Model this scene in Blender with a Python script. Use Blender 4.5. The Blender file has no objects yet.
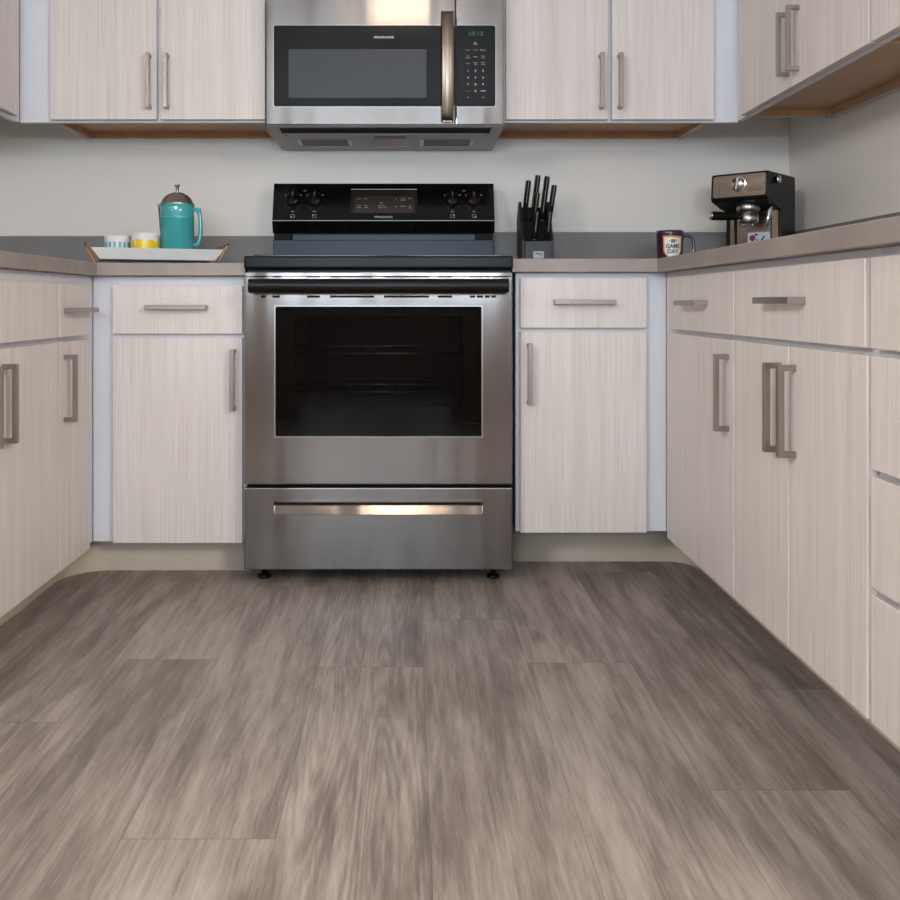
import bpy, bmesh, math, random
from mathutils import Vector, Matrix
random.seed(4)
S = bpy.context.scene
COL = S.collection
PI = math.pi

# ------------------------------------------------------------------ materials
def lin(c):
    return tuple(((v/255)/12.92 if v/255 <= .04045 else ((v/255+.055)/1.055)**2.4) for v in c)

def newmat(name):
    m = bpy.data.materials.new(name); m.use_nodes = True
    nt = m.node_tree
    return m, nt, nt.nodes['Principled BSDF']

def simple(name, rgb, rough=.5, metal=0, spec=.5, coat=0, emit=None, noise=0, nscale=60):
    m, nt, b = newmat(name)
    b.inputs['Base Color'].default_value = (*lin(rgb), 1)
    b.inputs['Roughness'].default_value = rough
    b.inputs['Metallic'].default_value = metal
    b.inputs['Specular IOR Level'].default_value = spec
    b.inputs['Coat Weight'].default_value = coat
    if emit:
        b.inputs['Emission Color'].default_value = (*lin(rgb), 1)
        b.inputs['Emission Strength'].default_value = emit
    if noise:
        g = nt.nodes.new('ShaderNodeNewGeometry')
        n = nt.nodes.new('ShaderNodeTexNoise'); n.inputs['Scale'].default_value = nscale
        n.inputs['Detail'].default_value = 4
        nt.links.new(g.outputs['Position'], n.inputs['Vector'])
        mx = nt.nodes.new('ShaderNodeMix'); mx.data_type = 'RGBA'
        c = lin(rgb)
        mx.inputs[6].default_value = (*[v*(1-noise) for v in c], 1)
        mx.inputs[7].default_value = (*[min(1, v*(1+noise)) for v in c], 1)
        nt.links.new(n.outputs['Fac'], mx.inputs[0])
        nt.links.new(mx.outputs[2], b.inputs['Base Color'])
    return m

def laminate(name, rgb_a, rgb_b):
    """pale laminate with fine straight vertical grain"""
    m, nt, b = newmat(name)
    N, L = nt.nodes, nt.links
    g = N.new('ShaderNodeNewGeometry'); oi = N.new('ShaderNodeObjectInfo')
    sx = N.new('ShaderNodeSeparateXYZ'); L.new(g.outputs['Position'], sx.inputs[0])
    a = N.new('ShaderNodeMath'); a.operation = 'ADD'
    L.new(sx.outputs['X'], a.inputs[0]); L.new(sx.outputs['Y'], a.inputs[1])
    r = N.new('ShaderNodeMath'); r.operation = 'MULTIPLY_ADD'
    L.new(oi.outputs['Random'], r.inputs[0]); r.inputs[1].default_value = 7; L.new(a.outputs[0], r.inputs[2])
    cb = N.new('ShaderNodeCombineXYZ'); L.new(r.outputs[0], cb.inputs[0])
    zz = N.new('ShaderNodeMath'); zz.operation = 'MULTIPLY'; L.new(sx.outputs['Z'], zz.inputs[0]); zz.inputs[1].default_value = .012
    L.new(zz.outputs[0], cb.inputs[2])
    n1 = N.new('ShaderNodeTexNoise'); n1.inputs['Scale'].default_value = 320; n1.inputs['Detail'].default_value = 3
    n2 = N.new('ShaderNodeTexNoise'); n2.inputs['Scale'].default_value = 34; n2.inputs['Detail'].default_value = 3
    L.new(cb.outputs[0], n1.inputs['Vector']); L.new(cb.outputs[0], n2.inputs['Vector'])
    ad = N.new('ShaderNodeMath'); ad.operation = 'MULTIPLY_ADD'; ad.inputs[1].default_value = .62
    L.new(n1.outputs['Fac'], ad.inputs[0])
    m2 = N.new('ShaderNodeMath'); m2.operation = 'MULTIPLY'; m2.inputs[1].default_value = .38
    L.new(n2.outputs['Fac'], m2.inputs[0]); L.new(m2.outputs[0], ad.inputs[2])
    rp = N.new('ShaderNodeValToRGB')
    rp.color_ramp.elements[0].position = .36; rp.color_ramp.elements[0].color = (*lin(rgb_a), 1)
    rp.color_ramp.elements[1].position = .62; rp.color_ramp.elements[1].color = (*lin(rgb_b), 1)
    L.new(ad.outputs[0], rp.inputs[0]); L.new(rp.outputs[0], b.inputs['Base Color'])
    b.inputs['Roughness'].default_value = .42
    bp = N.new('ShaderNodeBump'); bp.inputs['Strength'].default_value = .06; bp.inputs['Distance'].default_value = .001
    L.new(n1.outputs['Fac'], bp.inputs['Height']); L.new(bp.outputs[0], b.inputs['Normal'])
    return m

def brushed(name, rgb, rough=.26, axis='x', aniso=.75, bump=.05):
    """brushed stainless: fine grain along one axis"""
    m, nt, b = newmat(name)
    N, L = nt.nodes, nt.links
    b.inputs['Metallic'].default_value = 1
    b.inputs['Roughness'].default_value = rough
    b.inputs['Anisotropic'].default_value = aniso
    tg = N.new('ShaderNodeTangent'); tg.direction_type = 'RADIAL'; tg.axis = 'Z'
    L.new(tg.outputs[0], b.inputs['Tangent'])
    if axis == 'x': b.inputs['Anisotropic Rotation'].default_value = .25
    g = N.new('ShaderNodeNewGeometry'); mp = N.new('ShaderNodeMapping')
    mp.inputs['Scale'].default_value = (3, 3, 500) if axis == 'x' else (500, 500, 3)
    L.new(g.outputs['Position'], mp.inputs['Vector'])
    n = N.new('ShaderNodeTexNoise'); n.inputs['Scale'].default_value = 1; n.inputs['Detail'].default_value = 3
    L.new(mp.outputs[0], n.inputs['Vector'])
    mx = N.new('ShaderNodeMix'); mx.data_type = 'RGBA'; c = lin(rgb)
    mx.inputs[6].default_value = (*[v*.88 for v in c], 1); mx.inputs[7].default_value = (*[min(1, v*1.1) for v in c], 1)
    L.new(n.outputs['Fac'], mx.inputs[0]); L.new(mx.outputs[2], b.inputs['Base Color'])
    # soft sheet-metal waviness
    w = N.new('ShaderNodeTexNoise'); w.inputs['Scale'].default_value = 1; w.inputs['Detail'].default_value = 1
    mw_ = N.new('ShaderNodeMapping'); mw_.inputs['Scale'].default_value = (9, 9, 1.2); L.new(g.outputs['Position'], mw_.inputs['Vector'])
    L.new(mw_.outputs[0], w.inputs['Vector'])
    bp = N.new('ShaderNodeBump'); bp.inputs['Strength'].default_value = bump; bp.inputs['Distance'].default_value = .02
    L.new(w.outputs['Fac'], bp.inputs['Height']); L.new(bp.outputs[0], b.inputs['Normal'])
    return m

def stone(name, rgb, rough=.45):
    m, nt, b = newmat(name); N, L = nt.nodes, nt.links
    g = N.new('ShaderNodeNewGeometry')
    n1 = N.new('ShaderNodeTexNoise'); n1.inputs['Scale'].default_value = 9; n1.inputs['Detail'].default_value = 8; n1.inputs['Roughness'].default_value = .65
    L.new(g.outputs['Position'], n1.inputs['Vector'])
    rp = N.new('ShaderNodeValToRGB'); c = lin(rgb)
    rp.color_ramp.elements[0].position = .3; rp.color_ramp.elements[0].color = (*[v*.86 for v in c], 1)
    rp.color_ramp.elements[1].position = .7; rp.color_ramp.elements[1].color = (*[v*1.12 for v in c], 1)
    L.new(n1.outputs['Fac'], rp.inputs[0]); L.new(rp.outputs[0], b.inputs['Base Color'])
    b.inputs['Roughness'].default_value = rough
    return m

def plaster(name, rgb):
    m, nt, b = newmat(name); N, L = nt.nodes, nt.links
    b.inputs['Base Color'].default_value = (*lin(rgb), 1); b.inputs['Roughness'].default_value = .42
    b.inputs['Specular IOR Level'].default_value = .6
    g = N.new('ShaderNodeNewGeometry')
    n = N.new('ShaderNodeTexNoise'); n.inputs['Scale'].default_value = 130; n.inputs['Detail'].default_value = 3
    L.new(g.outputs['Position'], n.inputs['Vector'])
    bp = N.new('ShaderNodeBump'); bp.inputs['Strength'].default_value = .12; bp.inputs['Distance'].default_value = .002
    L.new(n.outputs['Fac'], bp.inputs['Height']); L.new(bp.outputs[0], b.inputs['Normal'])
    return m

def floor_mat():
    m, nt, b = newmat('vinyl_plank'); N, L = nt.nodes, nt.links
    at = N.new('ShaderNodeAttribute'); at.attribute_name = 'plank'
    uv = N.new('ShaderNodeUVMap'); uv.uv_map = 'board'
    sep = N.new('ShaderNodeSeparateXYZ'); L.new(at.outputs['Vector'], sep.inputs[0])
    suv = N.new('ShaderNodeSeparateXYZ'); L.new(uv.outputs[0], suv.inputs[0])
    def math_(op, a, bv, c=None):
        n = N.new('ShaderNodeMath'); n.operation = op
        for i, v in enumerate((a, bv, c)):
            if v is None: continue
            if isinstance(v, (int, float)): n.inputs[i].default_value = v
            else: L.new(v, n.inputs[i])
        return n.outputs[0]
    # board coordinates in metres, shifted per board
    ox = math_('MULTIPLY_ADD', sep.outputs['X'], 13.0, suv.outputs['X'])
    oy = math_('MULTIPLY_ADD', sep.outputs['Y'], 17.0, suv.outputs['Y'])
    cb = N.new('ShaderNodeCombineXYZ'); L.new(ox, cb.inputs[0]); L.new(oy, cb.inputs[1])
    # gentle warp so the grain wanders
    wn = N.new('ShaderNodeTexNoise'); wn.inputs['Scale'].default_value = 2.2; wn.inputs['Detail'].default_value = 2
    L.new(cb.outputs[0], wn.inputs['Vector'])
    wx = math_('MULTIPLY_ADD', wn.outputs['Fac'], .015, ox)
    cw = N.new('ShaderNodeCombineXYZ'); L.new(wx, cw.inputs[0]); L.new(oy, cw.inputs[1])
    def noise(sx, sy, det, rough=.6):
        mp = N.new('ShaderNodeMapping'); mp.inputs['Scale'].default_value = (sx, sy, 1)
        L.new(cw.outputs[0], mp.inputs['Vector'])
        n = N.new('ShaderNodeTexNoise'); n.inputs['Scale'].default_value = 1; n.inputs['Detail'].default_value = det
        n.inputs['Roughness'].default_value = rough
        L.new(mp.outputs[0], n.inputs['Vector']); return n.outputs['Fac']
    broad = noise(13, 1.9, 6, .62); mid = noise(62, 3.6, 6, .66); fine = noise(220, 13, 4, .7)
    knot = noise(7, 2.4, 2)
    # cathedral rings on some boards
    mpw = N.new('ShaderNodeMapping'); mpw.inputs['Scale'].default_value = (11, .7, 1)
    L.new(cw.outputs[0], mpw.inputs['Vector'])
    rn = N.new('ShaderNodeTexNoise'); rn.inputs['Scale'].default_value = 1; rn.inputs['Detail'].default_value = 1
    L.new(mpw.outputs[0], rn.inputs['Vector'])
    ring = math_('SINE', math_('MULTIPLY', rn.outputs['Fac'], 120), 0)
    ringm = math_('MULTIPLY', ring, math_('MULTIPLY', math_('MULTIPLY', sep.outputs['Z'], .10), math_('SUBTRACT', mid, .25)))
    t = math_('MULTIPLY', broad, .48)
    t = math_('MULTIPLY_ADD', mid, .34, t)
    t = math_('MULTIPLY_ADD', fine, .18, t)
    t = math_('ADD', t, ringm)
    t = math_('MULTIPLY_ADD', sep.outputs['Y'], .05, t)
    rp = N.new('ShaderNodeValToRGB'); e = rp.color_ramp.elements
    e[0].position = .37; e[0].color = (*lin((100, 91, 86)), 1)
    e[1].position = .69; e[1].color = (*lin((184, 175, 167)), 1)
    a1 = e.new(.475); a1.color = (*lin((130, 120, 113)), 1)
    a2 = e.new(.56); a2.color = (*lin((158, 148, 141)), 1)
    L.new(t, rp.inputs[0])
    # knots
    vo = N.new('ShaderNodeTexVoronoi'); vo.inputs['Scale'].default_value = 1
    mk = N.new('ShaderNodeMapping'); mk.inputs['Scale'].default_value = (4.4, 1.5, 1); L.new(cb.outputs[0], mk.inputs['Vector'])
    L.new(mk.outputs[0], vo.inputs['Vector'])
    kr = N.new('ShaderNodeValToRGB'); kr.color_ramp.elements[0].position = .01; kr.color_ramp.elements[0].color = (.55, .52, .5, 1)
    kr.color_ramp.elements[1].position = .09; kr.color_ramp.elements[1].color = (1, 1, 1, 1)
    L.new(vo.outputs['Distance'], kr.inputs[0])
    mul = N.new('ShaderNodeMix'); mul.data_type = 'RGBA'; mul.blend_type = 'MULTIPLY'; mul.inputs[0].default_value = 1
    L.new(rp.outputs[0], mul.inputs[6]); L.new(kr.outputs[0], mul.inputs[7])
    # seams
    ex = math_('GREATER_THAN', math_('ABSOLUTE', suv.outputs['X'], 0), .2286/2-.0007)
    hw = math_('ADD', 0.0, .61-.0009)
    ey = math_('GREATER_THAN', math_('ABSOLUTE', suv.outputs['Y'], 0), hw)
    sm = math_('MULTIPLY', math_('MAXIMUM', ex, ey), .42)
    mix = N.new('ShaderNodeMix'); mix.data_type = 'RGBA'; mix.inputs[7].default_value = (*lin((60, 52, 48)), 1)
    L.new(sm, mix.inputs[0]); L.new(mul.outputs[2], mix.inputs[6])
    L.new(mix.outputs[2], b.inputs['Base Color'])
    b.inputs['Roughness'].default_value = .46; b.inputs['Specular IOR Level'].default_value = .42
    bp = N.new('ShaderNodeBump'); bp.inputs['Strength'].default_value = .25; bp.inputs['Distance'].default_value = .0015
    L.new(fine, bp.inputs['Height']); L.new(bp.outputs[0], b.inputs['Normal'])
    return m

def tinted_glass(name, rgb, see=.2, rough=.03):
    m, nt, b = newmat(name); N, L = nt.nodes, nt.links
    b.inputs['Base Color'].default_value = (*lin(rgb), 1); b.inputs['Roughness'].default_value = rough; b.inputs['Specular IOR Level'].default_value = .25
    tr = N.new('ShaderNodeBsdfTransparent'); mx = N.new('ShaderNodeMixShader'); mx.inputs[0].default_value = see
    L.new(b.outputs[0], mx.inputs[1]); L.new(tr.outputs[0], mx.inputs[2])
    L.new(mx.outputs[0], N['Material Output'].inputs[0])
    return m

M = dict(
    door=laminate('laminate_pale_grain', (212, 203, 197), (230, 224, 221)),
    white=simple('melamine_white', (222, 224, 232), .35),
    tan=laminate('bare_maple', (176, 138, 104), (196, 160, 124)),
    nickel=brushed('brushed_nickel', (160, 152, 145), .3, 'z', .3, 0),
    steel=brushed('stainless_steel', (138, 134, 131), .17, 'x', .45, .18),
    steelm=brushed('stainless_microwave', (136, 132, 129), .16, 'x', .34, .24),
    steelb=simple('stainless_edge', (165, 163, 160), .25, 1),
    steeld=brushed('stainless_dark_front', (150, 140, 130), .32, 'x', .5, 0),
    pan=simple('painted_grey_metal', (158, 158, 160), .4, .3),
    filt=simple('mesh_filter', (140, 128, 116), .6, .4, noise=.5, nscale=900),
    lens=simple('frosted_lens', (206, 190, 184), .5),
    core=simple('block_core_black', (10, 10, 11), .6, 0, .15),
    knifeblk=simple('knife_handle_black', (12, 12, 13), .32),
    blk=simple('black_gloss', (10, 10, 12), .12, 0, .32),
    blkp=simple('black_plastic', (12, 12, 13), .34, 0, .28),
    blkm=simple('black_cavity', (8, 8, 9), .8),
    dark_ctl=simple('control_panel_black', (24, 21, 20), .25),
    black_steel=brushed('black_stainless', (46, 48, 52), .35, 'x', .2, 0),
    trim_blk=simple('cooktop_trim_black', (16, 18, 21), .25, 0, .13),
    mglass=simple('microwave_glass', (10, 11, 13), .12, 0, .2),
    mscreen=simple('microwave_window_mesh', (58, 62, 68), .25, 0, .3),
    display=simple('display_reflection', (52, 46, 43), .12, 0, .6),  # grey-brown reflection put into the pane colour
    oglass=tinted_glass('oven_glass', (4, 4, 5), .4),
    ofrit=simple('oven_glass_border', (4, 4, 5), .06, 0, .22),
    enamel=simple('oven_enamel', (40, 42, 46), .4),
    satin=simple('satin_metal', (170, 168, 166), .3, 1),
    chrome=simple('chrome', (215, 215, 215), .12, 1),
    badge_ink=simple('badge_silver', (160, 162, 168), .4),
    white_ink=simple('white_ink', (235, 235, 235), .5),
    grey_ink=simple('grey_ink', (186, 186, 188), .5),
    red_ink=simple('red_ink', (190, 50, 45), .5),
    green_led=simple('green_led', (52, 110, 56), .5, emit=.25),
    counter=stone('countertop_taupe', (157, 147, 141), .42),
    splash=stone('backsplash_grey', (126, 124, 123), .45),
    wall=plaster('wall_paint', (232, 228, 222)), wall_dim=plaster('wall_paint_taupe', (168, 152, 138)),
    ceil=plaster('ceiling_paint', (235, 233, 230)),
    vinyl=simple('cove_vinyl', (194, 182, 165), .55),
    floor=floor_mat(),
    teal=simple('teal_ceramic', (66, 168, 173), .16, coat=.4),
    lid=brushed('lid_steel', (168, 158, 150), .3, 'z', .4, 0),
    cup=simple('white_ceramic', (232, 230, 228), .25),
    blue_p=simple('blue_glaze', (110, 176, 205), .3),
    yel_p=simple('yellow_glaze', (245, 205, 20), .3),
    tray=simple('white_tray', (222, 226, 226), .35),
    gold=simple('gold_wire', (188, 140, 84), .28, 1),
    purple=simple('purple_ceramic', (60, 34, 70), .2, coat=.3),
    orange=simple('orange_glaze', (226, 150, 40), .35),
    navy=simple('knife_block_black', (20, 21, 24), .45),
    blkwood=simple('block_front_black', (48, 52, 60), .5),
    red=simple('maroon', (120, 40, 44), .5),
    frame=simple('window_frame_white', (238, 238, 238), .4),
)

# ------------------------------------------------------------------ mesh helpers
def nb(): return bmesh.new()

def bevel_edges(bm, edges, w, seg=2):
    if w > 0 and edges:
        bmesh.ops.bevel(bm, geom=list(edges), offset=w, segments=seg, affect='EDGES', profile=.6, clamp_overlap=True)

def box(bm, x0, x1, y0, y1, z0, z1, bev=0, seg=2, mi=0):
    c = Vector(((x0+x1)/2, (y0+y1)/2, (z0+z1)/2))
    mt = Matrix.Translation(c) @ Matrix.Diagonal((x1-x0, y1-y0, z1-z0, 1))
    r = bmesh.ops.create_cube(bm, size=1, matrix=mt)
    es = {e for v in r['verts'] for e in v.link_edges}
    fs = {f for v in r['verts'] for f in v.link_faces}
    for f in fs: f.material_index = mi
    if bev: bevel_edges(bm, es, bev, seg)
    return r['verts']

def prism(bm, pts, h0, h1, axis='x', bev=0, seg=2, mi=0):
    """extrude an outline; axis x: pts are (y,z); axis y: (x,z); axis z: (x,y)"""
    def P(a, b, h):
        return (h, a, b) if axis == 'x' else ((a, h, b) if axis == 'y' else (a, b, h))
    v0 = [bm.verts.new(P(a, b, h0)) for a, b in pts]; v1 = [bm.verts.new(P(a, b, h1)) for a, b in pts]
    n = len(pts); fs = [bm.faces.new(v0), bm.faces.new(v1[::-1])]
    for i in range(n): fs.append(bm.faces.new((v0[i], v0[(i+1) % n], v1[(i+1) % n], v1[i])))
    for f in fs: f.material_index = mi
    bmesh.ops.recalc_face_normals(bm, faces=fs)
    if bev: bevel_edges(bm, {e for f in fs for e in f.edges}, bev, seg)

def lathe(bm, prof, cx=0, cy=0, seg=40, mi=0, mat=None):
    """revolve (r,z) profile about a vertical axis"""
    rings = []
    T = mat or Matrix.Identity(4)
    for r, z in prof:
        if r < 1e-6: rings.append([bm.verts.new(T @ Vector((cx, cy, z)))])
        else: rings.append([bm.verts.new(T @ Vector((cx+r*math.cos(2*PI*k/seg), cy+r*math.sin(2*PI*k/seg), z))) for k in range(seg)])
    fs = []
    for a, b in zip(rings, rings[1:]):
        for k in range(seg):
            k2 = (k+1) % seg
            if len(a) == 1 and len(b) == 1: continue
            if len(a) == 1: fs.append(bm.faces.new((a[0], b[k2], b[k])))
            elif len(b) == 1: fs.append(bm.faces.new((a[k], a[k2], b[0])))
            else: fs.append(bm.faces.new((a[k], a[k2], b[k2], b[k])))
    for f in fs: f.material_index = mi; f.smooth = True
    bmesh.ops.recalc_face_normals(bm, faces=fs)

def tube(bm, pts, r, seg=12, mi=0, rad=None, flat=1.0):
    """round tube along points; rad: per point radius"""
    pts = [Vector(p) for p in pts]; n = len(pts); rings = []
    up = Vector((0, 0, 1)); prev = None
    for i, p in enumerate(pts):
        d = ((pts[min(i+1, n-1)]-pts[max(i-1, 0)])).normalized()
        if prev is None:
            a = d.cross(up)
            if a.length < .05: a = d.cross(Vector((1, 0, 0)))
            a.normalize()
        else:
            a = (prev - d*prev.dot(d)).normalized()
        prev = a; b = d.cross(a)
        rr = rad[i] if rad else r
        rings.append([bm.verts.new(p + a*rr*math.cos(2*PI*k/seg) + b*rr*flat*math.sin(2*PI*k/seg)) for k in range(seg)])
    fs = []
    for A, B in zip(rings, rings[1:]):
        for k in range(seg): fs.append(bm.faces.new((A[k], A[(k+1) % seg], B[(k+1) % seg], B[k])))
    fs.append(bm.faces.new(rings[0][::-1])); fs.append(bm.faces.new(rings[-1]))
    for f in fs: f.material_index = mi; f.smooth = True
    bmesh.ops.recalc_face_normals(bm, faces=fs)

def arc(cx, cy, r, a0, a1, n=8):
    return [(cx+r*math.cos(math.radians(a0+(a1-a0)*k/n)), cy+r*math.sin(math.radians(a0+(a1-a0)*k/n))) for k in range(n+1)]

def rrect(x0, x1, z0, z1, r, n=5):
    return arc(x1-r, z1-r, r, 0, 90, n)+arc(x0+r, z1-r, r, 90, 180, n)+arc(x0+r, z0+r, r, 180, 270, n)+arc(x1-r, z0+r, r, 270, 360, n)

def ring_panel(bm, O, H, yf, yb, r=.006, bev=.002, inner_back=None, mi=0):
    """flat front panel (facing -y) of outline O=(x0,x1,z0,z1) with a rounded rectangular opening H"""
    n = 5
    hole = rrect(*H, r, n); N = len(hole)
    corners = [(O[1], O[3]), (O[0], O[3]), (O[0], O[2]), (O[1], O[2])]
    def V(p, y): return bm.verts.new((p[0], y, p[1]))
    of = [V(p, yf) for p in corners]; ob = [V(p, yb) for p in corners]
    hf = [V(p, yf) for p in hole]
    cxh, czh = (H[0]+H[1])/2, (H[2]+H[3])/2
    hb = [V(p, inner_back if inner_back else yb) for p in hole]
    fs = []
    k = n+1
    for q in range(4):
        seg = hf[q*k:(q+1)*k]
        for a, b in zip(seg, seg[1:]): fs.append(bm.faces.new((of[q], a, b)))
        nx = hf[((q+1)*k) % N]
        fs.append(bm.faces.new((of[q], seg[-1], nx, of[(q+1) % 4])))
        fs.append(bm.faces.new((of[q], of[(q+1) % 4], ob[(q+1) % 4], ob[q])))
    for i in range(N): fs.append(bm.faces.new((hf[i], hf[(i+1) % N], hb[(i+1) % N], hb[i])))
    for f in fs: f.material_index = mi
    bmesh.ops.recalc_face_normals(bm, faces=fs)
    if bev:
        es = [e for e in bm.edges if e.is_valid and all(v in of for v in e.verts) ]
        bevel_edges(bm, es, bev)

def link(name, bm, mats, parent=None, smooth=False):
    me = bpy.data.meshes.new(name); bm.to_mesh(me); bm.free()
    for m in (mats if isinstance(mats, (list, tuple)) else [mats]): me.materials.append(M[m] if isinstance(m, str) else m)
    o = bpy.data.objects.new(name, me); COL.objects.link(o)
    if smooth:
        for p in me.polygons: p.use_smooth = True
    if parent: o.parent = parent
    return o

def tag(o, label=None, cat=None, group=None, kind=None):
    if label: o['label'] = label
    if cat: o['category'] = cat
    if group: o['group'] = group
    if kind: o['kind'] = kind
    return o

def thing(name, label, cat, loc=(0, 0, 0), rz=0, group=None):
    o = bpy.data.objects.new(name, None); COL.objects.link(o); o.empty_display_size = .05
    o.location = loc; o.rotation_euler = (0, 0, rz)
    return tag(o, label, cat, group)

def smooth_by_angle(o, ang=35):
    me = o.data
    for p in me.polygons: p.use_smooth = True
    me.set_sharp_from_angle(angle=math.radians(ang))

FONTS = {}
def text(bm, s, size, at, mi=0, depth=.0004, align='CENTER', wide=1.0, xf=None, bold=0.0):
    """lettering facing -y: local (u,v) -> (x,z); xf maps a Vector afterwards"""
    cu = bpy.data.curves.new('t', 'FONT'); cu.body = s; cu.size = size; cu.align_x = align; cu.align_y = 'CENTER'
    cu.extrude = depth/2; cu.resolution_u = 2; cu.offset = bold
    ob = bpy.data.objects.new('t', cu); COL.objects.link(ob)
    bpy.context.view_layer.update()
    me = bpy.data.meshes.new_from_object(ob.evaluated_get(bpy.context.evaluated_depsgraph_get()))
    n0 = len(bm.verts); f0 = len(bm.faces)
    bm.from_mesh(me); bm.verts.ensure_lookup_table(); bm.faces.ensure_lookup_table()
    for v in bm.verts[n0:]:
        p = Vector((at[0]+v.co.x*wide, at[1]-v.co.z, at[2]+v.co.y))
        v.co = xf(p) if xf else p
    for f in bm.faces[f0:]: f.material_index = mi
    bpy.data.objects.remove(ob); bpy.data.curves.remove(cu); bpy.data.meshes.remove(me)

# ------------------------------------------------------------------ room shell
XL, XR, YB, YF, ZC = -1.55, 1.3565, 3.30, -3.2, 2.44

def struct(name, bm, m, **k):
    return tag(link(name, bm, m, **k), kind='structure')

# floor of boards running towards the back wall
W, Lb, off = .2286, 1.22, .033
joint = {0: 1.10, 1: 2.04, 2: 1.507, -1: 2.017, -2: 1.37, -3: 2.06, -4: 1.75, 3: 1.9}
bm = nb(); uvl = bm.loops.layers.uv.new('board'); ca = bm.loops.layers.float_color.new('plank')
k0 = math.floor((-3.6-off)/W); k1 = math.ceil((3.4-off)/W)
ringb = {-1: 1.0, -2: .2, 0: .1, 1: .15, 2: .3}
for k in range(k0, k1):
    xa = off+k*W; xb = xa+W
    j = joint.get(k, random.uniform(0, Lb))
    y = j - Lb*math.ceil((j-YF)/Lb)
    while y < YB:
        ya, yb = max(y, YF), min(y+Lb, YB)
        if yb > ya:
            vs = [bm.verts.new(p) for p in ((xa, ya, 0), (xb, ya, 0), (xb, yb, 0), (xa, yb, 0))]
            f = bm.faces.new(vs); c = (random.random(), random.random(), ringb.get(k, random.choice((0, .1, .2, .4))), 1)
            cx, cy = (xa+xb)/2, y+Lb/2
            for l in f.loops:
                l[uvl].uv = (l.vert.co.x-cx, l.vert.co.y-cy); l[ca] = c
        y += Lb
struct('floor', bm, 'floor')

def wall(name, x0, x1, y0, y1, z0=0, z1=ZC, m='wall'):
    b_ = nb(); box(b_, x0, x1, y0, y1, z0, z1); return struct(name, b_, m)
wall('wall_back', -3.7, 3.5, YB, YB+.1)
wall('wall_left', XL-.1, XL, .2, YB)
wall('wall_right', XR, XR+.1, .2, YB)
b_ = nb(); box(b_, -3.7, 3.5, YF-.1, YB+.1, ZC, ZC+.1); struct('ceiling', b_, 'ceil')
# added unseen half walls: block low window light and shape the steel reflections
wall('light_block_left', XL-.1, -.72, -1.05, -.93, 0, 1.06, 'wall_dim')
wall('light_block_right', .28, XR+.1, -1.05, -.93, 0, 1.06, 'wall_dim')
# the dining side of the room behind the camera, with a big window
wall('wall_far_left', -3.7, -3.6, YF, .2); wall('wall_far_right', 3.4, 3.5, YF, .2)
wall('wall_return_left', -3.6, XL-.1, .2, .3); wall('wall_return_right', XR+.1, 3.4, .2, .3)
WZ0, WZ1 = 1.12, 2.02
WINS = ((-1.35, -.25), (-.05, .95))
b_ = nb()
xs = [-3.6]+[v for w_ in WINS for v in w_]+[3.4]
for a, c in zip(xs[0::2], xs[1::2]): box(b_, a, c, YF-.1, YF, 0, ZC)
for a, c in WINS: box(b_, a, c, YF-.1, YF, 0, WZ0); box(b_, a, c, YF-.1, YF, WZ1, ZC)
struct('wall_front', b_, 'wall_dim')
for k_, (x0_, x1_) in enumerate(WINS):
    b_ = nb()
    for a in (x0_, x1_-.05): box(b_, a, a+.05, YF-.08, YF+.01, WZ0, WZ1, .004)
    for a in (WZ0, WZ1-.05): box(b_, x0_+.05, x1_-.05, YF-.08, YF+.01, a, a+.05, .004)
    struct('window_%d' % (k_+1), b_, 'frame')

# ------------------------------------------------------------------ pulls
def pull_mesh():
    b = nb(); L, D, T = .175, .034, .0115
    # outline in (x, y), bar along x, legs back to the front at y=0
    o = [(-L/2, 0), (-L/2, -D), (L/2, -D), (L/2, 0), (L/2-T, 0), (L/2-T, -D+T), (-L/2+T, -D+T), (-L/2+T, 0)]
    prism(b, o, -.0065, .0065, 'z', .0008, 1)
    me = bpy.data.meshes.new('handle'); b.to_mesh(me); b.free(); me.materials.append(M['nickel']); return me
PULL = pull_mesh()
def pull(parent, x, y, z, vertical):
    o = bpy.data.objects.new('handle', PULL); COL.objects.link(o); o.parent = parent
    o.location = (x, y, z)
    if vertical: o.rotation_euler = (0, PI/2, 0)
    return o

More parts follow.
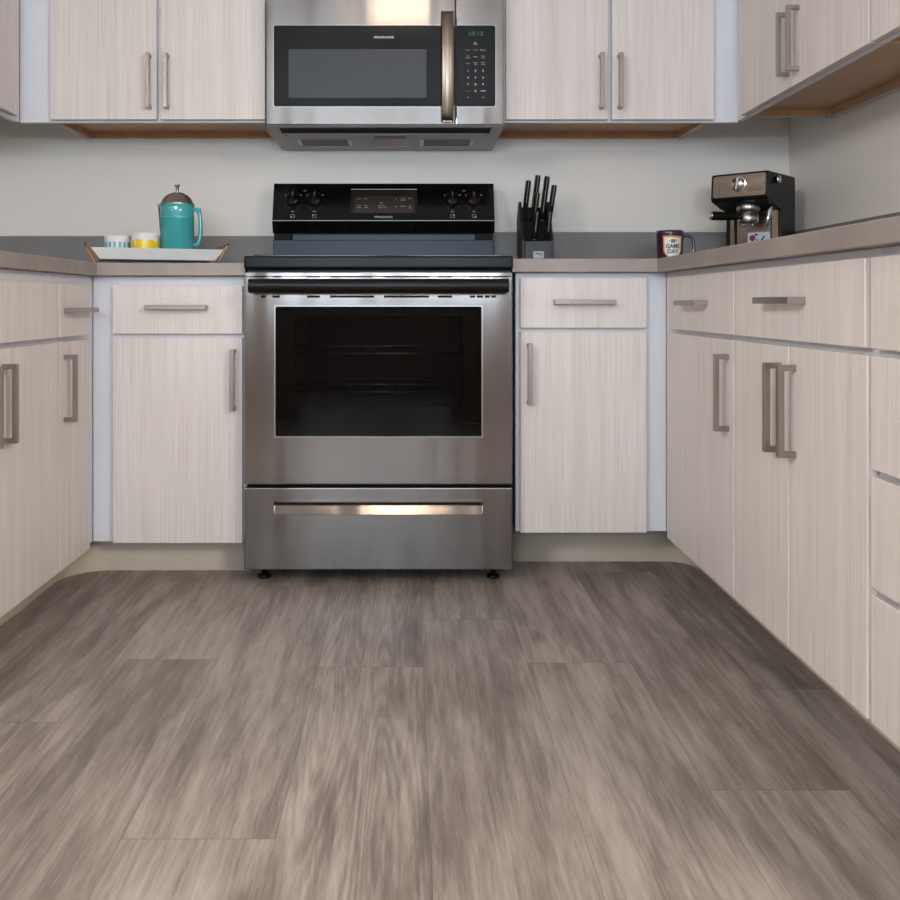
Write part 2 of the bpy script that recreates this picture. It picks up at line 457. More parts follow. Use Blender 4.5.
# ------------------------------------------------------------------ cabinets
FT = .02   # door thickness
def cabinet(name, label, loc, rz, w, depth, z0, z1, fronts, upper=False, fill=(0, 0), group=None):
    """local frame: x along the front, face frame plane at y=0 (doors in front at y<0), depth towards +y"""
    t = thing(name, label, 'cabinet', loc, rz, group)
    ft = .019; bz = z0
    b = nb()
    pb = z0+.022 if upper else z0
    box(b, 0, .016, ft, depth, z0, z1); box(b, w-.016, w, ft, depth, z0, z1)
    box(b, .016, w-.016, depth-.006, depth, z0, z1); box(b, .016, w-.016, ft, depth-.006, z1-.016, z1)
    if not upper: box(b, .016, w-.016, ft, depth-.006, z0, z0+.016)
    link('body', b, 'white', t)
    if upper:
        b = nb(); box(b, .016, w-.016, ft, depth-.0065, pb, pb+.012)
        box(b, .016, w-.016, depth-.018, depth-.0065, z0+.001, pb)            # rear hanging rail
        box(b, .002, .015, ft+.001, depth-.002, z0-.0012, z0+.0)            # raw lower edges
        box(b, w-.015, w-.002, ft+.001, depth-.002, z0-.0012, z0+.0)
        box(b, .0162, .0172, ft+.001, depth-.02, z0, pb)
        box(b, w-.0172, w-.0162, ft+.001, depth-.02, z0, pb)
        tag(link('bottom_panel', b, 'tan', t), 'bare maple underside panel')
    # white face plate the fronts close against
    b = nb(); box(b, -fill[0], w+fill[1], 0, ft, z0, z1, .0008, 1)
    link('face_frame', b, 'white', t)
    for kind, a, c, e, f, hd in fronts:
        b = nb(); box(b, a, c, -FT, -.0015, e, f, .0012, 1)
        d = link(kind, b, 'door', t)
        if kind == 'drawer':
            if hd != 'none': pull(d, (a+c)/2 - (.012 if hd == .005 else 0), -FT, (e+f)/2 + (hd if isinstance(hd, float) else 0), False)
        elif hd:
            hx, hz = hd; pull(d, hx, -FT, hz, True)
    return t

Z0L, ZDL, ZRL, ZTL, ZCL = .100, .691, .703, .842, .8695      # left hand base units: bottom, door top, drawer bottom, drawer top, carcass top
Z0R, ZDR, ZRR, ZTR, ZCR = .130, .7085, .720, .864, .880

YFR = 2.69
# back wall, left of the range: origin x=-.905
g_base = 'base cabinets'
w = .439
def wx(px, Y): return (px-408)*Y/927
cabinet('base_cabinet', 'pale base cabinet with one drawer over one door, directly left of the range',
        (-.905, YFR, 0), 0, w, .60, Z0L, ZCL,
        [('drawer', .054, .428, ZRL, ZTL, .0075), ('door', .054, .428, Z0L, ZDL, (.403, .572))], fill=(.009, 0))
# right of the range
cabinet('base_cabinet', 'pale base cabinet with one drawer over one door, directly right of the range',
        (.312, YFR, 0), 0, .434, .60, Z0R, ZCR,
        [('drawer', .0115, .376, ZRR, ZTR, .003), ('door', .0115, .376, Z0R, ZDR, (.036, .589))], fill=(0, .0035))
# left run (front plane x=-.915, doors to -.895), local x goes away from the camera
rzl = PI/2
def left_cab(y0, y1, *a, **k): return cabinet(k.pop('name', 'base_cabinet'), a[0], (-.915, y0, 0), rzl, y1-y0, .63, Z0L, ZCL, a[1], **k)
left_cab(2.381, 2.689, 'narrow base cabinet in the left corner with a short drawer over a slim door',
         [('drawer', .004, .228, ZRL, ZTL, 'shift'), ('door', .004, .228, Z0L, ZDL, (.034, .570))], group=None)
left_cab(1.635, 2.379, 'wide pale base cabinet cut by the left photo edge, two upright pulls side by side',
         [('drawer', .004, .732, ZRL, ZTL, 'none'), ('door', .004, .364, Z0L, ZDL, (.334, .570)), ('door', .372, .740, Z0L, ZDL, (.412, .570))])
# right run (front plane x=.75, doors to .73), local x comes towards the camera
rzr = -PI/2
def right_cab(y1, y0, *a, **k): return cabinet('base_cabinet' if 'name' not in k else k.pop('name'), a[0], (.75, y1, 0), rzr, y1-y0, .59, Z0R, ZCR, a[1], **k)
right_cab(2.689, 2.076, 'pale one-door base cabinet in the right corner beneath the purple mug',
          [('drawer', .077, .609, ZRR, ZTR, .0), ('door', .077, .609, Z0R, ZDR, (.577, .588))])
right_cab(2.074, 1.4675, 'pale two-door base cabinet with one wide drawer, in the middle of the right side',
          [('drawer', .004, .592, ZRR, ZTR, .005), ('door', .004, .294, Z0R, ZDR, (.258, .588)), ('door', .298, .600, Z0R, ZDR, (.326, .588))])
right_cab(1.4665, .95, 'cabinet of four stacked pale drawers cut off by the right photo edge', 
          [('drawer', .004, .510, ZRR, ZTR, .0), ('drawer', .004, .510, .530, ZDR, .0), ('drawer', .004, .510, .344, .519, .0), ('drawer', .004, .510, Z0R, .333, .0)],
          name='drawer_cabinet')

# wall cabinets
UZ0, UZ1 = 1.375, 2.14
YU = 2.995
dz = 1.381
cabinet('wall_cabinet', 'pale two-door wall cabinet hung directly left of the microwave', (-1.142, YU, 0), 0, .679, .304, UZ0, UZ1,
        [('door', -.007, .335, dz, UZ1-.003, (.313, 1.501)), ('door', .348, .683, dz, UZ1-.003, (.370, 1.501))], upper=True, fill=(.112, .002))
cabinet('wall_cabinet', 'pale two-door wall cabinet hung directly right of the microwave, above the knife block', (.303, YU, 0), 0, .667, .304, UZ0, UZ1,
        [('door', .0115, .3405, dz, UZ1-.003, (.315, 1.501)), ('door', .3517, .679, dz, UZ1-.003, (.375, 1.501))], upper=True, fill=(0, .096))
cabinet('wall_cabinet', 'pale wall cabinet at the top left photo edge, only a sliver of door showing', (-1.255, 1.95, 0), rzl, .98, .294, UZ0, UZ1,
        [('door', .505, .985, dz+.004, UZ1-.003, None), ('door', .01, .500, dz+.004, UZ1-.003, (.46, 1.505))], upper=True, fill=(0, .064))
cabinet('wall_cabinet', 'pale double-door wall cabinet above the coffee machine with two bright upright pulls', (1.065, 2.93, 0), rzr, .83, .28, UZ0+.0045, UZ1,
        [('door', .012, .416, dz, UZ1-.003, (.386, 1.501)), ('door', .420, .826, dz, UZ1-.003, (.450, 1.501))], upper=True, fill=(.064, 0))
cabinet('wall_cabinet', 'pale wall cabinet cut off by the upper right corner of the photo', (1.065, 2.098, 0), rzr, .70, .28, UZ0+.0045, UZ1,
        [('door', .004, .346, dz, UZ1-.003, (.31, 1.501)), ('door', .350, .696, dz, UZ1-.003, (.38, 1.501))], upper=True)
# ------------------------------------------------------------------ countertops with upstands
def counter(label, pts, z0, z1, splashes):
    b = nb(); prism(b, pts, z0, z1, 'z', .0025, 2)
    o = tag(link('countertop', b, 'counter'), label, 'countertop')
    b = nb()
    for s in splashes: box(b, *s, .0015, 1)
    tag(link('backsplash', b, 'splash', o), 'dark grey upstand')
    return o
CL, CR = .907, .919
counter('taupe stone-look countertop left of the range, carrying the white tray and teal coffee press',
        [(XL+.001, 1.6), (-.889, 1.6), (-.889, 2.65), (-.4655, 2.65), (-.4655, YB-.001), (XL+.001, YB-.001)], .8705, CL,
        [(XL+.001, -.4655, YB-.021, YB-.001, CL, 1.029), (XL+.001, XL+.021, 1.6, YB-.021, CL, 1.029)])
counter('taupe stone-look countertop right of the range, carrying knife block, purple mug and coffee machine',
        [(.2975, 2.65), (.712, 2.65), (.712, .94), (XR-.001, .94), (XR-.001, YB-.001), (.2975, YB-.001)], .8805, CR,
        [(.2975, XR-.001, YB-.021, YB-.001, CR, 1.043), (XR-.021, XR-.001, .94, YB-.021, CR, 1.040)])

# ------------------------------------------------------------------ vinyl cove base in the toe recess
def cove(name, path, h):
    b = nb()
    prof = [(-.012, 0), (-.0095, .004), (-.003, .012), (-.0005, .022), (0, .03), (0, h-.002), (.001, h-.0005), (.004, h-.0005), (.004, 0)]
    P = [Vector((x, y, 0)) for x, y in path]; rows = []
    for i, p in enumerate(P):
        d = (P[min(i+1, len(P)-1)]-P[max(i-1, 0)]).normalized(); n = Vector((-d.y, d.x, 0))  # n points to the cabinet side
        rows.append([b.verts.new(p + n*q + Vector((0, 0, z))) for q, z in prof])
    for A, B in zip(rows, rows[1:]):
        for i in range(len(prof)-1): b.faces.new((A[i], B[i], B[i+1], A[i+1]))
    b.faces.new(rows[0]); b.faces.new(rows[-1][::-1])
    bmesh.ops.recalc_face_normals(b, faces=b.faces[:])
    return struct(name, b, 'vinyl', smooth=True)
r = .09
cove('baseboard_left', [(-.468, 2.752), (-.6, 2.752), (-.75, 2.752)] +
     [(-1.004+.13+.13*math.cos(a), 2.752-.13+.13*math.sin(a)) for a in [PI/2+PI/2*k/10 for k in range(11)]] + [(-1.004, 2.5), (-1.0, 2.4), (-1.006, 2.2), (-1.006, 1.64)], Z0L-.0005)
cove('baseboard_right', [(.872, .95), (.872, 1.6), (.872, 2.5)] +
     [(.872-.09+.09*math.cos(a), 2.846-.09+.09*math.sin(a)) for a in [PI/2*k/8 for k in range(9)]] + [(.6, 2.846), (.313, 2.846)], Z0R-.0005)

# ------------------------------------------------------------------ the range
RX0, RX1 = -.4615, .2945; RC = (RX0+RX1)/2
rg = thing('range', 'freestanding stainless steel electric range with black control panel between the base cabinets', 'stove', (RC, 2.95, 0))
h = (RX1-RX0)/2; Y = lambda y: y-2.95    # local
def rl(x): return x-RC
b = nb()
box(b, -h+.002, -h+.012, Y(2.665), Y(3.27), .04, .888); box(b, h-.012, h-.002, Y(2.665), Y(3.27), .04, .888)
box(b, -h+.012, h-.012, Y(3.255), Y(3.27), .04, .888); box(b, -h+.012, h-.012, Y(2.70), Y(3.255), .04, .055)
box(b, -h+.012, h-.012, Y(2.665), Y(2.70), .30, .33); box(b, -h+.012, h-.012, Y(2.665), Y(2.70), .855, .888)
link('body', b, 'blkp', rg)
# cooktop
b = nb(); box(b, -h-.0015, h+.0015, Y(2.612), Y(3.27), .889, .925, .006, 3)
box(b, -h+.02, h-.02, Y(2.64), Y(3.15), .925, .929, .001, 1, mi=1)
ct = link('cooktop', b, ['trim_blk', 'blk'], rg)
for ex, ey, er in ((-.19, 2.78, .115), (.19, 2.78, .095), (-.19, 3.02, .08), (.19, 3.02, .095)):
    b = nb()
    for rr in (er, er*.6):
        lathe(b, [(rr-.0015, .9291), (rr-.0015, .9294), (rr+.0015, .9294), (rr+.0015, .9291)], ex, Y(ey), 40)
    tag(link('burner_mark', b, 'grey_ink', ct), 'thin grey printed burner ring')
# backguard
b = nb(); prism(b, [(Y(3.16), .925), (Y(3.165), 1.0075), (Y(3.27), 1.0075), (Y(3.27), .925)], -h+.001, h-.001, 'x', .002, 2)
box(b, -.335+.02, .335-.02, Y(3.195), Y(3.27), 1.0075, 1.032)
tag(link('riser', b, 'black_steel', rg), 'dark blue-grey metal riser behind the cooktop')
b = nb(); prism(b, [(Y(3.195), 1.204), (Y(3.152), 1.075), (Y(3.149), 1.070), (Y(3.165), 1.031), (Y(3.27), 1.031), (Y(3.27), 1.204)], -h-.0005, h+.0005, 'x', .002, 2)
cp = link('control_panel', b, 'blk', rg)
for s_ in (-1, 1):
    b = nb(); box(b, min(s_*(h-.003), s_*(h-.062)), max(s_*(h-.003), s_*(h-.062)), Y(3.172), Y(3.26), 1.008, 1.0305, .001, 1); link('panel_foot', b, 'blkm', rg)
def face_y(z): return Y(3.152 + (z-1.075)*(.043/.129))
def on_panel(p):                      # drop lettering laid at y=0 on the tilted face
    return Vector((p.x, face_y(p.z)-.0006+p.y, p.z))
# slim bright ridge
b = nb(); box(b, -h, h, Y(3.1485), Y(3.152), 1.0705, 1.0735, .0008, 1); tag(link('panel_ridge', b, 'pan', cp), 'thin grey ridge line')
# recessed display
b = nb()
dx0, dx1, dz0, dz1 = rl(-.196), rl(.031), 1.097, 1.182
for (a, c, e, f) in ((dx0, dx1, dz0, dz1),):
    vs = []
    for x, z in rrect(a, c, e, f, .004): vs.append((x, z))
    lo = [b.verts.new(on_panel(Vector((x, 0, z)))) for x, z in vs]; hi = [b.verts.new(on_panel(Vector((x, -.0012, z)))) for x, z in vs]
    b.faces.new(hi)
    for i in range(len(vs)): b.faces.new((lo[i], lo[(i+1) % len(vs)], hi[(i+1) % len(vs)], hi[i]))
    bmesh.ops.recalc_face_normals(b, faces=b.faces[:])
b2 = b
f0 = len(b.faces)
vs = [b.verts.new(on_panel(Vector((x, -.0016, z)))) for x, z in rrect(dx0+.012, dx1-.010, dz0+.003, dz1-.024, .003)]
fc = b.faces.new(vs); fc.material_index = 1; fc.normal_update()  # inner pane: lighter colour stands in for a glossy reflection
if fc.normal.y > 0: fc.normal_flip()
prism(b, [(dx0, face_y(dz1)-.003), (dx1, face_y(dz1)-.003), (dx1, face_y(dz1)), (dx0, face_y(dz1))], dz1, dz1+.0015, 'z', mi=2)
tag(link('display', b, ['dark_ctl', 'display', 'pan'], cp), 'recessed display window with its reflection painted lighter')
b = nb()
pt = lambda s, size, x, z, mi=0, wd=1.0, y=-.002: text(b, s, size, (rl(x), y, z), mi, xf=on_panel, wide=wd)
text(b, 'FRIGIDAIRE', .0098, (rl(-.0835), 0, 1.0845), 0, xf=on_panel, wide=1.25, bold=.0001)
def dpx(x): return (x-408)*3.16/927
def dpz(y): return .792+(303-y)*3.16/927
for s, x, y in (('BAKE', 358.7, 198.3), ('BROIL', 366, 198.3), ('KEEP', 359, 205.5), ('WARM', 359, 207.6), ('SELF', 366, 205.5), ('CLEAN', 366, 207.6),
                ('TIMER', 381, 202.6), ('BAKE TIME', 381.5, 205.5), ('DELAY START', 382.5, 207.6), ('HI', 396, 198.5), ('LO', 396, 206.5),
                ('CLOCK', 403, 198), ('ON/OFF', 403, 199.8), ('START', 410, 198), ('CANCEL', 403, 206), ('OFF', 410, 206), ('SET', 410, 208)):
    pt(s, .0046, dpx(x), dpz(y))
KN = (-.3934, -.3187, .1517, .225)
tag(link('panel_lettering', b, 'grey_ink', cp), 'fine grey lettering')
for i, x in enumerate(KN):
    b = nb()
    for a in (-150, -120, -60, -30, 0, 25, 50, 130, 155, 180, 205):
        rr = .0305; cx, cz = x+rr*math.sin(math.radians(a+0)), 1.142+rr*math.cos(math.radians(a))
        text(b, '.' if a % 50 else '-', .010, (rl(cx), 0, cz+.002), 0, xf=on_panel)
    text(b, 'LO' , .0055, (rl(x+.026), 0, 1.162), 0, xf=on_panel)
    text(b, 'HI', .0055, (rl(x-.026), 0, 1.162), 0, xf=on_panel)
    text(b, 'MED', .0062, (rl(x), 0, 1.1035), 0, xf=on_panel)
    # little burner position square with a dot
    for q in ((-.007, -.006, -.006, .005), (.006, .007, -.006, .005), (-.007, .007, -.006, -.005), (-.007, .007, .004, .005)):
        z0_ = 1.0885
        vv = [b.verts.new(on_panel(Vector((rl(x+u), -.0003, z0_+v)))) for u, v in ((q[0], q[2]), (q[1], q[2]), (q[1], q[3]), (q[0], q[3]))]
        b.faces.new(vv)
    ux, uz = ((-.004, -.003), (-.004, .002), (.004, .002), (.004, -.003))[i]
    vv = [b.verts.new(on_panel(Vector((rl(x+ux+u), -.0003, 1.0885+uz+v)))) for u, v in ((-.0016, -.0016), (.0016, -.0016), (.0016, .0016), (-.0016, .0016))]
    b.faces.new(vv)
    if i in (0, 2): text(b, '• ON', .0062, (rl(x+.038), 0, 1.1775), 0, xf=on_panel)
    tag(link('dial_marks', b, 'grey_ink', cp), 'ring of fine grey tick marks')
tilt = math.atan2(.043, .129)
for x in KN:
    T = Matrix.Translation((rl(x), face_y(1.142), 1.142)) @ Matrix.Rotation(PI/2-tilt, 4, 'X')
    b = nb()
    lathe(b, [(0, 0), (.0215, 0), (.0215, .004), (.0195, .010), (.018, .0125), (0, .0125)], seg=32, mat=T)
    n0 = len(b.verts)
    box(b, -.0055, .0055, -.021, .0215, .010, .026, .0025, 2)
    b.verts.ensure_lookup_table()
    for v in b.verts[n0:]: v.co = T @ v.co
    k_ = link('knob', b, 'blkp', rg)
    b = nb(); box(b, -.0012, .0012, .008, .0205, .0259, .0265); bmesh.ops.transform(b, matrix=T, verts=b.verts)
    tag(link('pointer', b, 'red_ink', k_), 'red pointer line')
# oven door
DY0, DY1 = Y(2.61), Y(2.66)
b = nb()
hole = (rl(-.3745), rl(.2085), .415, .7835)
ring_panel(b, (-h, h, .281, .8785), hole, DY0, DY1, .004, .003)
box(b, -h+.004, hole[0]-.02, DY0+.02, DY1, .30, .87); box(b, hole[1]+.02, h-.004, DY0+.02, DY1, .30, .87)
box(b, -h+.004, h-.004, DY0+.02, DY1, .283, hole[2]-.004); box(b, -h+.004, h-.004, DY0+.02, DY1, hole[3]+.004, .877)
od = link('oven_door', b, 'steel', rg)
b = nb(); ring_panel(b, (hole[0]-.003, hole[1]+.003, hole[2]-.003, hole[3]+.003), (hole[0]+.0015, hole[1]-.0015, hole[2]+.0015, hole[3]-.0015), DY0-.0012, DY0+.004, .004, .0008)
tag(link('window_trim', b, 'steelb', od), 'bright polished trim around the oven window')
wi = (rl(wx(295.5, 2.62)), rl(wx(464, 2.62)), .792-(407-303)*2.62/927, .792-(316-303)*2.62/927)
b = nb(); ring_panel(b, hole, wi, DY0+.004, DY0+.012, .006, 0)
fr = link('window_glass', b, 'ofrit', od)
b = nb(); box(b, wi[0]-.001, wi[1]+.001, DY0+.0055, DY0+.009, wi[2]-.001, wi[3]+.001); link('viewing_pane', b, 'oglass', od)
# cavity and racks
b = nb()
cx0, cx1, cz0, cz1 = wi[0]-.03, wi[1]+.03, .36, .80
box(b, cx0-.008, cx0, DY1+.005, Y(3.2), cz0, cz1); box(b, cx1, cx1+.008, DY1+.005, Y(3.2), cz0, cz1)
box(b, cx0-.008, cx1+.008, DY1+.005, Y(3.2), cz0-.008, cz0); box(b, cx0-.008, cx1+.008, DY1+.005, Y(3.2), cz1, cz1+.008)
box(b, cx0-.008, cx1+.008, Y(3.2), Y(3.208), cz0-.008, cz1+.008)
cav = link('oven_cavity', b, 'enamel', rg)
for z in (.646, .535):
    b = nb()
    for yy in (2.68, 3.15): tube(b, [(cx0+.004, Y(yy), z), (cx1-.004, Y(yy), z)], .003, 8)
    tube(b, [(cx0+.004, Y(2.68), z+.022), (cx1-.004, Y(2.68), z+.022)], .003, 8)
    for k in range(24):
        xx = cx0+.012+(cx1-cx0-.024)*k/23
        tube(b, [(xx, Y(2.68), z+.002), (xx, Y(3.15), z+.002)], .0015, 6)
    link('oven_rack', b, 'chrome', cav)
# slots above and below the handle
b = nb()
def slots(py, rng):
    z = .792-(py-303)*2.61/927
    for a, c in rng:
        box(b, rl(wx(a, 2.61)), rl(wx(c, 2.61)), DY0-.0003, DY0+.001, z-.0035, z+.0025)
slots(276.2, ((250, 266), (272.5, 281), (307, 320), (330, 372), (384, 429), (438, 452), (470, 474.5), (476, 483), (485, 490), (492, 508)))
link('vent_slots', b, 'blkm', od); b = nb()
slots(296.4, ((261, 266), (272.5, 280), (307, 320), (330, 374), (384, 429), (438, 452), (470, 475), (477, 483), (485, 490), (491, 496)))
link('vent_slots', b, 'blkm', od)
b = nb(); box(b, -h, h, DY0-.004, DY0+.003, .866, .8785, .002, 2); tag(link('top_edge', b, 'steelm', od), 'bright rolled upper lip')
# handle
b = nb()
hz, hy = .8393, Y(2.565)
prof = [(math.cos(a)*.019, math.sin(a)*.0203) for a in [2*PI*k/28 for k in range(28)]]
prism(b, [(hy+p, hz+q) for p, q in prof], rl(-.4405), rl(.2785), 'x', .005, 3)
for s in (-1, 1):
    xx = (rl(-.4405)+.02) if s < 0 else (rl(.2785)-.02)
    box(b, xx-.016, xx+.016, hy, DY0, hz-.014, hz+.014, .004, 2)
o = tag(link('oven_handle', b, 'blkp', od), 'thick black bar handle'); smooth_by_angle(o)
# storage drawer
b = nb()
sh = (rl(-.3775), rl(.2105), .792-(514.5-303)*2.61/927, .792-(500.5-303)*2.61/927)
ring_panel(b, (-h, h, .0405, .2715), sh, DY0, DY1-.005, .006, .003, inner_back=DY0+.02)
box(b, -h+.004, h-.004, DY0+.022, DY1-.005, .045, .268)
sd = link('storage_drawer', b, 'steel', rg)
b = nb(); prism(b, [(DY0+.0005, sh[2]), (DY0+.0185, sh[2]+.0305), (DY0+.0185, sh[3]), (DY0+.0215, sh[3]), (DY0+.0215, sh[2]-.001)], sh[0], sh[1], 'x')
ring_panel(b, (sh[0]-.002, sh[1]+.002, sh[2]-.0015, sh[3]+.0015), sh, DY0-.001, DY0+.001, .005, .0004)
tag(link('finger_recess', b, 'steelm', sd), 'long recessed finger grip')
b = nb(); box(b, -h+.006, h-.006, DY0+.03, DY1, .271, .282); link('seam_gasket', b, 'blkm', rg)
# feet
for x in (-.416, .246):
    for yy in (2.68, 3.2):
        b = nb(); lathe(b, [(0, 0), (.019, 0), (.0195, .006), (.015, .010), (.007, .012), (.007, .041), (0, .041)], rl(x), Y(yy), 24)
        link('leveling_foot', b, 'blkp', rg)

# ------------------------------------------------------------------ microwave
MX0, MX1 = -.447, .3015; MC = (MX0+MX1)/2
mw = thing('microwave', 'over-the-range stainless microwave hung between the wall cabinets above the stove', 'microwave', (MC, 3.1, 1.334))
def ml(x): return x-MC
def mz(z): return z-1.334
def my(y): return y-3.1
mh = (MX1-MX0)/2
b = nb(); box(b, -mh+.001, mh-.001, my(2.965), my(3.295), mz(1.356), mz(1.775), .002, 1)
link('case', b, 'pan', mw)
# underside pan with vent slot
b = nb()
def pz(y): return mz(1.352-(y-2.935)*.018/.305)
def pan_piece(x0, x1, y0, y1, th=.0018, mi=0):
    prism(b, [(my(y0), pz(y0)), (my(y1), pz(y1)), (my(y1), pz(y1)+th), (my(y0), pz(y0)+th)], x0, x1, 'x', mi=mi)
fx = ((ml(-.375), ml(-.192)), (ml(.042), ml(.223))); lx = (ml(-.125), ml(.018))
pan_piece(-mh+.002, mh-.002, 2.935, 2.958)
pan_piece(-mh+.002, -mh+.035, 2.958, 3.04); pan_piece(mh-.035, mh-.002, 2.958, 3.04)
pan_piece(-mh+.002, mh-.002, 3.04, 3.115)
xs = [-mh+.002, fx[0][0], fx[0][1], lx[0], lx[1], fx[1][0], fx[1][1], mh-.002]
for a, c in ((xs[0], xs[1]), (xs[2], xs[3]), (xs[4], xs[5]), (xs[6], xs[7])): pan_piece(a, c, 3.115, 3.225)
pan_piece(-mh+.002, mh-.002, 3.225, 3.245)
box(b, -mh+.002, mh-.002, my(3.245), my(3.29), mz(1.3345), mz(1.356))
for x in (-mh+.045, mh-.045, ): lathe(b, [(.0, pz(3.06)-.0006), (.005, pz(3.06)-.0006), (.005, pz(3.06)+.002)], x, my(3.06), 16, mi=1)
link('bottom_pan', b, ['pan', 'blkm'], mw)
b = nb(); prism(b, [(my(2.95), pz(2.95)+.002), (my(3.045), pz(3.045)+.002), (my(3.045), pz(3.045)+.0035), (my(2.95), pz(2.95)+.0035)], -mh+.033, mh-.033, 'x')
link('vent_opening', b, 'blkm', mw)
for a, c in fx:
    b = nb(); pan_piece(a-.003, c+.003, 3.112, 3.228, .001); bmesh.ops.translate(b, vec=(0, 0, .0022), verts=b.verts); gf = link('grease_filter', b, 'filt', mw)
    for q in (a, c-.012): b = nb(); pan_piece(q, q+.012, 3.125, 3.215, .001); link('filter_clip', b, 'cup', gf)
    # bright end clips
b = nb(); pan_piece(lx[0]-.003, lx[1]+.003, 3.112, 3.228, .001); bmesh.ops.translate(b, vec=(0, 0, .0022), verts=b.verts); link('lamp_cover', b, 'lens', mw)
b = nb(); pan_piece(ml(-.113), ml(-.008), 3.075, 3.097, .002); bmesh.ops.translate(b, vec=(0, 0, -.0015), verts=b.verts); link('lamp_latch', b, 'blkp', mw)
# door
SX = ml(.1497)
yf, yb2 = my(2.92), my(2.963)
zb, zt = mz(1.3535), mz(1.775)
BG = (ml(-.4225), .1166, mz(1.411), mz(1.666))
b = nb(); box(b, -mh, SX-.0012, yf, yb2, zb, zt, .003, 2); md = link('door', b, 'steelm', mw)
b = nb(); prism(b, rrect(BG[0], SX-.0012, BG[2], BG[3], .005), yf-.0022, yf+.002, 'y', .0006, 1)
tag(link('door_glass', b, 'mglass', md), 'smoked black door glass')
b = nb(); prism(b, rrect(ml(-.376), ml(.058), mz(1.438), mz(1.591), .003), yf-.0028, yf-.0015, 'y')
tag(link('door_window', b, 'mscreen', md), 'grey mesh viewing window')
b = nb(); prism(b, rrect(BG[0]-.0022, SX-.0012, BG[2]-.0022, BG[3]+.0022, .006), yf-.0008, yf+.001, 'y')
tag(link('glass_edge', b, 'steelb', md), 'thin bright edge around the door glass')
b = nb(); text(b, 'FRIGIDAIRE', .0095, (ml(wx(384, 2.92)), yf-.0025, mz(.792+(303-37.6)*2.92/927)), wide=1.3, bold=.0001)
tag(link('lettering', b, 'white_ink', md), 'small white maker lettering')
# bowed handle
b = nb(); n = 24; za, zc_ = mz(1.361), mz(1.711); hx0, hx1 = ml(.104), ml(.1435)
secs = []
for k in range(n+1):
    t = k/n; z = za+(zc_-za)*t; yo = yf-.004-.042*math.sin(PI*t)**.55
    secs.append((yo, z))
for i in range(n+1):
    yo, z = secs[i]
rows = []
for yo, z in secs:
    xm = (hx0+hx1)/2; w2 = (hx1-hx0)/2
    pr = [(xm-w2, yo+.004), (xm-w2*.9, yo-.002), (xm-w2*.5, yo-.005), (xm, yo-.006), (xm+w2*.5, yo-.005), (xm+w2*.9, yo-.002), (xm+w2, yo+.004), (xm+w2*.8, yo+.008), (xm-w2*.8, yo+.008)]
    rows.append([b.verts.new((p, q, z)) for p, q in pr])
for A, B in zip(rows, rows[1:]):
    for i in range(len(A)): b.faces.new((A[i], A[(i+1) % len(A)], B[(i+1) % len(A)], B[i]))
b.faces.new(rows[0]); b.faces.new(rows[-1][::-1])
for z in (za+.006, zc_-.006): box(b, hx0+.006, hx1-.006, yf-.012, yf, z-.006, z+.006)
bmesh.ops.recalc_face_normals(b, faces=b.faces[:])
o = tag(link('handle', b, 'steeld', md), 'bowed brushed steel handle'); smooth_by_angle(o, 50)
# control side
b = nb(); box(b, SX+.0012, mh, yf, yb2, zb, zt, .003, 2); mc = link('control_panel', b, 'steelm', mw)
b = nb(); prism(b, rrect(SX+.0012, ml(.2775), BG[2]-.0022, BG[3]+.0022, .008), yf-.0008, yf+.001, 'y')
tag(link('keypad_edge', b, 'steelb', mc), 'thin bright edge around the keypad')
b = nb(); prism(b, rrect(SX+.0012, ml(.2752), BG[2], BG[3], .007), yf-.0022, yf+.002, 'y', .0006, 1)
tag(link('keypad', b, 'mglass', mc), 'black touch keypad')
def kx(x): return ml(wx(x, 2.92))
def kz(y): return mz(.792+(303-y)*2.92/927)
b = nb(); text(b, '10:12', .0185, (kx(475.5), yf-.0025, kz(34)), wide=1.2); tag(link('clock_digits', b, 'green_led', mc), 'green glowing clock digits')
b = nb()
def kt(s, sz, x, y, mi=0): text(b, s, sz, (kx(x), yf-.0025, kz(y)), mi)
kt('ADD', .0035, 475.3, 42.7, 2); kt('30 SEC', .0042, 475.3, 44.4, 2)
for s, x, y in (('Popcorn', 468, 50.2), ('Potato', 475.5, 50.2), ('Beverage', 483, 50.2), ('Auto', 468, 56.2), ('Defrost', 468, 58), ('Reheat', 475.5, 57), ('Sensor', 483, 56.2), ('Cook', 483, 58),
                ('Timer', 468, 63.8), ('Cook', 475.5, 62.9), ('Time', 475.5, 64.6), ('Power', 483, 62.9), ('Level', 483, 64.6), ('Fan', 468, 97.5), ('Light', 483, 97.5)):
    kt(s, .0048, x, y, 0)
for i in range(9): kt(str(i+1), .0098, 468+7.5*(i % 3), 71+6.8*(i//3), 2)
kt('0', .0098, 475.5, 91.2, 2); kt('CANCEL', .005, 468, 91.2, 1); kt('START', .0056, 483, 91.2, 2)
tag(link('keypad_lettering', b, ['grey_ink', 'red_ink', 'white_ink'], mc), 'rows of tiny grey key legends, digits 0 to 9')

